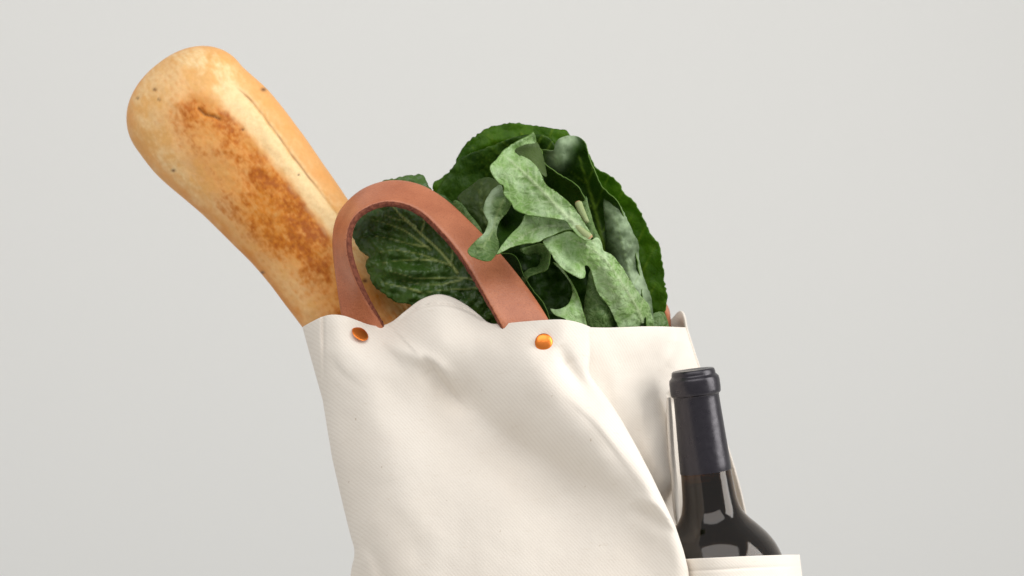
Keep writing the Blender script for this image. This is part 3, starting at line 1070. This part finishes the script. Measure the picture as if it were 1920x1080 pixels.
# leaf added in darker green for the shade below the round leaf's fold
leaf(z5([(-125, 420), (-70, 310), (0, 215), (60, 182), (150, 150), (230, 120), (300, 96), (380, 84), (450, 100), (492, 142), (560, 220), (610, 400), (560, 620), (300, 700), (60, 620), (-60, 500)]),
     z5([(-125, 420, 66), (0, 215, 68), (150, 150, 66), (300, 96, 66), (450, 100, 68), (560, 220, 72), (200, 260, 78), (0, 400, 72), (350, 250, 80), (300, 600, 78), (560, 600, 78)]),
     (SHADE_UPPER, UNDER), mid=z5([(420, 700), (400, 450), (360, 250), (330, 110)]), side=veins_from(z5([(420, 700), (400, 450), (360, 250), (330, 110)]), 6, 150, 50), crinkle=(1.8, 36), serr=1.6,
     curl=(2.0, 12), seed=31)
# bright leaf on the right
leaf([(1062, 268), (1100, 285), (1117, 316), (1141, 327), (1164, 346), (1169, 360), (1187, 377), (1204, 405), (1220, 438), (1235, 458), (1241, 487), (1247, 527),
      (1251, 560), (1247, 590), (1246, 650), (1180, 690), (1110, 640), (1080, 480), (1060, 350)],
     [(1062, 270, 76), (1117, 318, 66), (1170, 362, 60), (1220, 440, 58), (1247, 530, 60), (1247, 600, 68), (1150, 440, 64), (1180, 560, 60), (1090, 400, 78),
      (1110, 620, 64), (1246, 650, 76)],
     (UPPER, UNDER), mid=[(1190, 690), (1175, 560), (1140, 430), (1100, 330)],
     side=veins_from([(1190, 690), (1175, 560), (1140, 430), (1100, 330)], 7, 110, 50), crinkle=(1.6, 34), serr=3.4, curl=(-2.5, 12), seed=2)
# upright folded leaf in the middle
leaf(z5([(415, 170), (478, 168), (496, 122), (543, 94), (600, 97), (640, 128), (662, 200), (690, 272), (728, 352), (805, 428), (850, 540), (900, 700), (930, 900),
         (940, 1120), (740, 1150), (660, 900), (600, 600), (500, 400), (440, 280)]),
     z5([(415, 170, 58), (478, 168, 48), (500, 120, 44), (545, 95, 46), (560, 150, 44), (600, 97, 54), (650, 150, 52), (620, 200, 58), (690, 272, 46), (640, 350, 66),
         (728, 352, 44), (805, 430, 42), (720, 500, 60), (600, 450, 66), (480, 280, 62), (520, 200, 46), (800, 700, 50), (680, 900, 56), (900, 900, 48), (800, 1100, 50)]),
     (INNER_SHADE, UNDER), crinkle=(1.2, 30), serr=1.2, curl=(-3.0, 8), seed=3, mid=z5([(800, 1120), (760, 800), (700, 500), (610, 200)]),
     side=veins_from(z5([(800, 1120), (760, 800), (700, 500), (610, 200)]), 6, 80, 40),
     bloom_sheen=[(z5([(550, 98), (525, 140), (505, 215)]), 15)])  # lit side of the top lobe painted pale
# outward fold of a dark leaf on the right, pale sheen painted down it
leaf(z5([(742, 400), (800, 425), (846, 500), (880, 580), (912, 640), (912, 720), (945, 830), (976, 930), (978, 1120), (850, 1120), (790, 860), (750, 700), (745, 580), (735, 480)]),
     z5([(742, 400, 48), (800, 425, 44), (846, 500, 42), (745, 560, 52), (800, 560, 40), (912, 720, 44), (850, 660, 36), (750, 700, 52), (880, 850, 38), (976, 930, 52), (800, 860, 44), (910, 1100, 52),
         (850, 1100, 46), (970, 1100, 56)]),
     (INNER_SHADE, UNDER), crinkle=(1.0, 22), serr=1.4, curl=(0.0, 8), seed=4, quilt=0.4, mid=z5([(915, 1120), (880, 880), (830, 650), (785, 440)]),
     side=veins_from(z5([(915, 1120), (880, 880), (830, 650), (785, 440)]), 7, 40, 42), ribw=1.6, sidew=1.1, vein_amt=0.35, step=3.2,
     bloom_sheen=[(z5([(785, 445), (815, 520), (840, 620), (865, 720), (900, 830), (930, 1000), (930, 1100)]), 20)])
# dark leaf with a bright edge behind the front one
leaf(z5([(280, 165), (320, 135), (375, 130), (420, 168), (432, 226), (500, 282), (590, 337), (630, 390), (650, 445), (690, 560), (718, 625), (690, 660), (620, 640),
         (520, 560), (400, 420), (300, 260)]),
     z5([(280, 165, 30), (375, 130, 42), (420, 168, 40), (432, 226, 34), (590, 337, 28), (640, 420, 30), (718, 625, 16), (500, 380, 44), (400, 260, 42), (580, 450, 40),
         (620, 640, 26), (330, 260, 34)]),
     (INNER_SHADE, UNDER), crinkle=(1.2, 26), serr=1.0, curl=(-4.0, 7), seed=5)
leaf(z5([(286, 160), (340, 126), (390, 120), (416, 166), (432, 222), (445, 300), (412, 276), (382, 236), (340, 206), (300, 194)]),
     z5([(286, 165, 24), (340, 126, 28), (390, 120, 32), (416, 166, 32), (432, 222, 28), (445, 300, 20), (340, 206, 16), (382, 236, 14), (360, 170, 24)]),
     (OLIVE, UPPER), crinkle=(0.7, 18), serr=0.6, curl=(-1.5, 5), seed=32, step=2.8)
# narrow pale leaf with a cut stem behind the front leaf's rib
leaf(z5([(592, 438), (610, 425), (632, 428), (645, 400), (655, 440), (672, 500), (690, 560), (718, 622), (700, 640), (672, 600), (640, 545), (605, 490)]),
     z5([(600, 440, 24), (632, 428, 22), (672, 500, 19), (718, 622, 10), (650, 540, 16), (690, 610, 10), (610, 490, 22)]),
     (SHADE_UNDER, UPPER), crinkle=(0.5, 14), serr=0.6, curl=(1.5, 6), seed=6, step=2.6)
# dark olive leaf tucked behind, beside the handle
leaf(z5([(-5, 405), (60, 350), (110, 312), (162, 306), (215, 345), (235, 420), (300, 560), (260, 700), (140, 700), (70, 520), (20, 450)]),
     z5([(-5, 405, 52), (110, 312, 50), (162, 306, 46), (215, 345, 40), (120, 420, 44), (60, 480, 46), (240, 560, 40), (140, 690, 44)]),
     (OLIVE, UNDER), crinkle=(1.4, 26), serr=1.0, curl=(2.0, 10), seed=7, quilt=0.5, mid=z5([(200, 690), (150, 560), (110, 430), (120, 320)]), ribw=1.8, vein_amt=0.5,
     side=veins_from(z5([(200, 690), (150, 560), (110, 430), (120, 320)]), 5, 40, 45), sidew=1.1)
leaf(z5([(-20, 420), (20, 440), (60, 495), (110, 560), (130, 640), (60, 600), (10, 520), (-30, 470)]),
     z5([(-20, 420, 47), (60, 495, 40), (130, 640, 38), (10, 520, 46), (70, 560, 36)]),
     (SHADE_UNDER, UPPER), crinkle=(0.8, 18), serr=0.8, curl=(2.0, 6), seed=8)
# grey-green lobe reaching out over the handle
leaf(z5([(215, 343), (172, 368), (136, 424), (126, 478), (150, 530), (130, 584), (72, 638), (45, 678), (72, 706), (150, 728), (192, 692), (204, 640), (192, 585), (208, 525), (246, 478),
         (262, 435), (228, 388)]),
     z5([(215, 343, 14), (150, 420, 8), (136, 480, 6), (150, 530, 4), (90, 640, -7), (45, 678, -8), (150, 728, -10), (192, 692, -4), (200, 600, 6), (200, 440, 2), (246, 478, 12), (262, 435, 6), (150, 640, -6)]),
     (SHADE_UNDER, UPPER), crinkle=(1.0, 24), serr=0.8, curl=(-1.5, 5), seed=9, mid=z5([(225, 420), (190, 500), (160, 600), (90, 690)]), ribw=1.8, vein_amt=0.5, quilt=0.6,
     side=veins_from(z5([(225, 420), (190, 500), (160, 600), (90, 690)]), 5, 26, 45), sidew=1.1, step=2.8, bloom_sheen=[(z5([(215, 350), (160, 400), (150, 480), (165, 540), (120, 600)]), 9)])
leaf(z5([(190, 420), (250, 430), (300, 465), (350, 500), (330, 560), (270, 620), (200, 690), (172, 640), (176, 540)]),
     z5([(190, 420, 16), (300, 465, 12), (350, 500, 10), (270, 620, 6), (200, 690, -1), (176, 540, 12), (240, 540, 20)]),
     (INNER_SHADE, UNDER), crinkle=(1.2, 22), serr=0.8, curl=(-1.0, 5), seed=33)
# lighter lower lobe of the front leaf
leaf(z5([(340, 488), (312, 545), (252, 605), (192, 692), (262, 660), (330, 642), (400, 632), (440, 612), (470, 600), (540, 572), (590, 565), (575, 530), (540, 515), (470, 505), (400, 495)]),
     z5([(340, 490, 2), (312, 545, 0), (252, 605, -4), (195, 690, -10), (262, 660, -8), (400, 632, -6), (470, 600, -4), (540, 572, -4), (400, 560, -2), (470, 505, 0), (575, 530, -4), (320, 600, -4)]),
     (UNDER, UPPER), crinkle=(0.8, 24), serr=0.8, curl=(-1.0, 4), seed=10, quilt=0.3, mid=z5([(575, 545), (470, 550), (380, 570), (215, 675)]), ribw=1.8, vein_amt=0.45,
     side=veins_from(z5([(575, 545), (470, 550), (380, 570), (215, 675)]), 5, 22, 45), sidew=1.0, step=3.0)
# lit front leaf seen from below, with its rib
front_mid = z5([(662, 612), (610, 560), (560, 510), (500, 455), (430, 380), (330, 280), (250, 210)])
fl = leaf(z5([(375, 74), (389, 100), (386, 132), (340, 138), (302, 152), (282, 172), (300, 192), (340, 206), (382, 236), (412, 276), (440, 340), (482, 368), (542, 414), (592, 470),
              (640, 540), (672, 594), (662, 622), (620, 612), (570, 560), (540, 524), (470, 512), (400, 502), (340, 492), (285, 466), (264, 430), (228, 390), (230, 350),
              (204, 330), (170, 290), (159, 246), (190, 214), (230, 165), (300, 119), (358, 90)]),
          z5([(375, 78, 18), (386, 130, 24), (300, 120, 15), (290, 168, 20), (230, 170, 8), (160, 246, -2), (205, 330, -4), (230, 350, -5), (300, 230, 3), (382, 236, 4), (330, 320, -3), (440, 340, -5),
              (230, 390, -5), (285, 466, -8), (340, 420, -6), (430, 420, -8), (400, 500, -10), (470, 512, -12), (540, 414, -9), (560, 500, -11), (640, 540, -12), (665, 610, -13), (600, 470, -10)]),
          (UNDER, UPPER), crinkle=(1.0, 24), serr=1.2, curl=(-1.2, 4), seed=11, quilt=0.7, mid=front_mid, side=veins_from(front_mid, 8, 60, 42), ribw=4.6, sidew=1.2,
          relief=0.9, vein_amt=0.55, step=2.8)
# thick cut stem of the front leaf


def tube(name, line, radii, mat, parent):
    L = np.array([P(*q) for q in line])
    L = smooth_line(L, 24)
    rad = np.interp(np.linspace(0, 1, 24), np.linspace(0, 1, len(radii)), radii)
    vs = []
    for i in range(24):
        t = Vector(L[min(i + 1, 23)] - L[max(i - 1, 0)]).normalized()
        a = t.orthogonal().normalized()
        b = t.cross(a)
        for k in range(12):
            q = 2 * math.pi * k / 12
            vs.append(Vector(L[i]) + (a * math.cos(q) + b * math.sin(q)) * rad[i])
    f = grid_faces(24, 12, close=True)
    f.append(tuple(range(11, -1, -1)))
    f.append(tuple(23 * 12 + k for k in range(12)))
    return link_mesh(name, vs, f, mat, parent)


STEM = mat_leaf('leaf_stem', (0.26, 0.33, 0.13), (0.36, 0.42, 0.20), (0.42, 0.44, 0.26), 0.5, 0.4, 0.1, 0.05)
CUT = mat_simple('cut_stem_end', lin(168, 140, 98), 0.8).m
tube('stem', [(*z5([(572, 526)])[0], -0.0105), (*z5([(600, 552)])[0], -0.0128), (*z5([(630, 580)])[0], -0.0136), (*z5([(662, 608)])[0], -0.0140)],
     [0.0006, 0.0016, 0.0021, 0.0024], STEM, fl)
tube('cut_end', [(*z5([(661, 607)])[0], -0.0140), (*z5([(668, 614)])[0], -0.0141)], [0.0023, 0.0017], CUT, fl)
tube('stem', [(*z5([(606, 436)])[0], 0.017), (*z5([(625, 480)])[0], 0.0135), (*z5([(650, 530)])[0], 0.010)], [0.0023, 0.0020, 0.0014], STEM, fl)
tube('cut_end', [(*z5([(603, 429)])[0], 0.0175), (*z5([(606, 437)])[0], 0.017)], [0.0016, 0.0023], CUT, fl)

# lower pale leaf
low_mid = z5([(960, 1120), (900, 960), (800, 800), (720, 700), (640, 650), (560, 615)])
leaf(z5([(428, 636), (442, 612), (500, 592), (560, 578), (618, 608), (664, 622), (700, 608), (724, 640), (732, 672), (782, 702), (832, 762), (872, 832), (920, 900), (968, 965), (985, 1120),
         (850, 1130), (762, 962), (700, 880), (668, 770), (640, 752), (640, 800), (618, 816), (562, 790), (508, 748), (468, 692)]),
     z5([(430, 636, -2), (500, 592, -2), (560, 578, -4), (618, 608, -6), (700, 608, 0), (732, 672, 2), (640, 680, -6), (560, 680, 2), (508, 748, -6), (600, 800, -6), (640, 760, 0), (832, 762, 8),
         (720, 740, -2), (668, 770, 2), (800, 850, 6), (700, 880, 8), (872, 832, 18), (968, 965, 43), (880, 980, 29), (762, 962, 19), (920, 1060, 45), (985, 1110, 58), (850, 1120, 38), (470, 680, -6)]),
     (UNDER, UPPER), crinkle=(1.3, 26), serr=1.2, curl=(-1.2, 4), seed=12, quilt=0.7, mid=low_mid, side=veins_from(low_mid, 9, 58, 42), ribw=2.2, sidew=1.2, vein_amt=0.5, step=3.0,
     folds=[(z5([(450, 630), (520, 720), (620, 800)]), -3.0, 8)])
# duller leaf below it
leaf(z5([(668, 770), (705, 860), (768, 955), (850, 1120), (640, 1130), (635, 960), (650, 860)]),
     z5([(668, 775, 10), (705, 860, 12), (768, 955, 22), (850, 1120, 42), (640, 1120, 24), (640, 960, 18), (700, 1000, 18)]),
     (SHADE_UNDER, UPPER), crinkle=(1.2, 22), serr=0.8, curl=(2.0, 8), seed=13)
# dark heart of the bunch, with ruffles
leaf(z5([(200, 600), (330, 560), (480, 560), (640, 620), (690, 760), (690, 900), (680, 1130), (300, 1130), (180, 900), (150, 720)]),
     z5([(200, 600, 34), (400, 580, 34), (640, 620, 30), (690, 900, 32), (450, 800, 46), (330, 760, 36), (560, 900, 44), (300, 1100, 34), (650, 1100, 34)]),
     (INNER_SHADE, UNDER), crinkle=(4.0, 34), serr=2.0, curl=(-2.0, 10), seed=14)
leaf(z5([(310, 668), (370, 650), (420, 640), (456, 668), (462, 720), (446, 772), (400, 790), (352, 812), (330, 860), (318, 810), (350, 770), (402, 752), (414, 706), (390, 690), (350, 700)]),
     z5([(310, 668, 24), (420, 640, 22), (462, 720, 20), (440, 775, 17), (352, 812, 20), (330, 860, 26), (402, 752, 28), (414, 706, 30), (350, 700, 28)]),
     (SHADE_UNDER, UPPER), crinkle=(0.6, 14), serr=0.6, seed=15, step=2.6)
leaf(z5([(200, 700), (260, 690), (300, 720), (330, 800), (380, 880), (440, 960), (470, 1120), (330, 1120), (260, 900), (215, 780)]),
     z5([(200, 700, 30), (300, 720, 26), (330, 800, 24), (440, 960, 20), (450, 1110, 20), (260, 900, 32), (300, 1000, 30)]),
     (INNER_SHADE, UNDER), crinkle=(1.5, 24), serr=1.0, curl=(-2.5, 6), seed=16)
leaf(z5([(478, 734), (512, 752), (548, 800), (588, 866), (620, 950), (646, 1040), (660, 1120), (560, 1120), (545, 1030), (490, 1004), (464, 970), (500, 972), (548, 952), (574, 900),
         (572, 850), (540, 800)]),
     z5([(478, 734, 20), (548, 800, 12), (588, 866, 8), (620, 950, 8), (646, 1040, 10), (545, 1030, 2), (464, 970, 8), (548, 952, 6), (572, 870, 16), (600, 1110, 8)]),
     (UNDER, UPPER), crinkle=(0.8, 22), serr=0.6, curl=(-1.5, 4), seed=17, step=2.8)
# leaves low at the right corner
leaf([(1218, 600), (1232, 585), (1246, 588), (1252, 604), (1258, 640), (1225, 650)],
     [(1218, 600, 56), (1246, 588, 62), (1255, 620, 68), (1235, 620, 58), (1225, 650, 60)], (SHADE_UNDER, UPPER), crinkle=(0.8, 12), serr=1.4, seed=18, step=2.6)
# dark veined leaf seen through the handle
nv = lambda pts: [np.array([(600 + a / 3.376, 320 + b / 3.376) for a, b in ln]) for ln in pts]
leaf([(718, 341), (748, 333), (769, 329), (792, 327), (801, 340), (810, 356), (850, 380), (900, 420), (945, 500), (960, 600), (940, 660), (820, 660), (775, 578), (745, 566), (724, 554), (704, 539),
      (695, 524), (686, 500), (690, 482), (676, 472), (664, 450), (662, 430), (674, 408), (695, 380)],
     [(718, 341, 66), (792, 327, 66), (810, 356, 62), (695, 380, 62), (664, 430, 56), (664, 450, 55), (690, 482, 54), (700, 535, 53), (745, 566, 50), (740, 440, 50), (800, 450, 45), (850, 500, 42),
      (790, 540, 44), (900, 560, 37), (850, 400, 52), (900, 450, 46), (940, 640, 38), (820, 640, 46)],
     (BLUE_UPPER, UNDER), crinkle=(2.4, 24), serr=3.6, quilt=0.9, curl=(1.5, 12), seed=19, mid=[(858, 512), (846, 496), (822, 468), (790, 439), (742, 394), (715, 352)], ribw=1.7,
     side=nv([[(830, 600), (745, 570), (640, 530), (470, 500), (340, 520)], [(700, 500), (620, 440), (540, 380), (440, 340), (330, 310)], [(610, 360), (560, 320), (480, 250)],
              [(1000, 690), (870, 675), (740, 680), (600, 680), (430, 630)], [(1040, 740), (930, 747), (760, 757), (620, 780)], [(640, 770), (560, 745), (440, 720), (370, 700)],
              [(740, 570), (620, 560), (500, 570), (360, 590)], [(680, 480), (600, 470), (480, 440), (330, 410)], [(900, 690), (780, 720), (640, 720), (500, 690)], [(560, 320), (500, 310), (400, 280)], [(640, 400), (660, 330), (640, 250)], [(830, 600), (840, 500), (800, 400)]]), sidew=1.3, relief=1.9, vein_amt=0.95, step=2.6,
     folds=[(nv([[(320, 400), (480, 440), (680, 540)]])[0], 3.6, 7), (nv([[(330, 560), (520, 570), (700, 620)]])[0], 3.8, 9), (nv([[(340, 350), (460, 370), (600, 440)]])[0], 3.4, 6),
            (nv([[(360, 650), (560, 640), (800, 640)]])[0], -3.4, 9), (nv([[(400, 690), (600, 720), (800, 720)]])[0], 3.4, 8)])
# the stalk that carries the leaves, down inside the bag
tube('stalk', [(1060, 640, 0.058), (1050, 900, 0.06), (1045, 1300, 0.06), (1040, 1740, 0.06)], [0.026, 0.022, 0.02, 0.018], STEM, lettuce)

# ------------------------------------------------------------------ wine bottle
top = P(1299, 693, 0.030)
dirv = Vector((0.129, 0.02, -0.9914)).normalized()
bottle = new_empty('wine_bottle', tuple(top + dirv * 0.298))
bottle['label'] = 'dark wine bottle with black foil capsule in the side pocket'
bottle['category'] = 'wine bottle'
up = -dirv
bq = up.to_track_quat('Z', 'Y')


def lathe(name, prof, mat, parent, n=72):
    vs = []
    for (r, h) in prof:
        for i in range(n):
            t = 2 * math.pi * i / n
            vs.append(top + bq @ Vector((r * math.cos(t), r * math.sin(t), -h)))
    return link_mesh(name, vs, grid_faces(len(prof), n, close=True, flip=True), mat, parent)


def fine(prof, k=6):
    return [tuple(q) for q in catmull(prof, k * len(prof))]


# glass: outer wall, then the inner wall back up
outer = [(0.0150, 0.058), (0.0154, 0.066), (0.0160, 0.075), (0.0168, 0.081), (0.0184, 0.0865), (0.0218, 0.0915), (0.0270, 0.0970), (0.0325, 0.1035),
         (0.0368, 0.111), (0.0395, 0.120), (0.0405, 0.131), (0.0407, 0.148), (0.0407, 0.17), (0.0407, 0.22), (0.0407, 0.28), (0.0400, 0.294), (0.0370, 0.298), (0.001, 0.290)]
inner = [(max(r - 0.0011, 0.0005), h - (0.004 if h > 0.285 else 0.0)) for r, h in outer][::-1]
GL = mat_simple('bottle_glass', (0.17, 0.090, 0.030), 0.09)
GL.b.inputs['Transmission Weight'].default_value = 1.0
GL.b.inputs['IOR'].default_value = 1.5
GL.b.inputs['Specular IOR Level'].default_value = 0.34
lathe('glass', fine(outer, 5) + fine(inner, 5), GL.m, bottle)
WN = mat_simple('red_wine', (0.010, 0.004, 0.004), 0.15)
wine = [(0.0001, 0.0668), (0.0130, 0.0668), (0.0138, 0.0666)] + [(max(r - 0.0013, 0.0001), h - (0.0045 if h > 0.285 else 0.0)) for r, h in fine(outer, 3) if h > 0.0672]
WN.b.inputs['Specular IOR Level'].default_value = 0.1
lathe('wine', wine, WN.m, bottle)
# foil capsule
CP = mat_simple('capsule_foil', (0.006, 0.005, 0.009), 0.38)
CP.b.inputs['Specular IOR Level'].default_value = 0.62
CP.b.inputs['Specular Tint'].default_value = (0.97, 0.93, 1.0, 1)
tc = CP.n('ShaderNodeTexCoord')
nn = CP.n('ShaderNodeTexNoise', Scale=300.0, Detail=3.0)
CP.l(tc.outputs['Object'], nn.inputs['Vector'])
CP.l(CP.bump(nn.outputs[0], 0.12, 0.0008), CP.b.inputs['Normal'])
CP.l(CP.ramp(nn.outputs[0], [(0.3, 0.26), (0.7, 0.36)]), CP.b.inputs['Roughness'])
cap = [(0.0001, 0.0008), (0.008, 0.0006), (0.0105, 0.0), (0.0120, 0.0), (0.0128, 0.0006), (0.0132, 0.002), (0.0133, 0.0034), (0.0140, 0.0042), (0.0149, 0.0052), (0.0152, 0.007), (0.0153, 0.0115), (0.0151, 0.0142),
       (0.0146, 0.0150), (0.0139, 0.0154), (0.0137, 0.0165), (0.0138, 0.020), (0.0142, 0.030), (0.0147, 0.042), (0.0152, 0.053), (0.0155, 0.0612), (0.0154, 0.0616), (0.0151, 0.0616)]
lathe('capsule', [q for i in range(len(cap) - 1) for q in [cap[i], tuple((np.array(cap[i]) + np.array(cap[i + 1])) / 2)]] + [cap[-1]], CP.m, bottle)
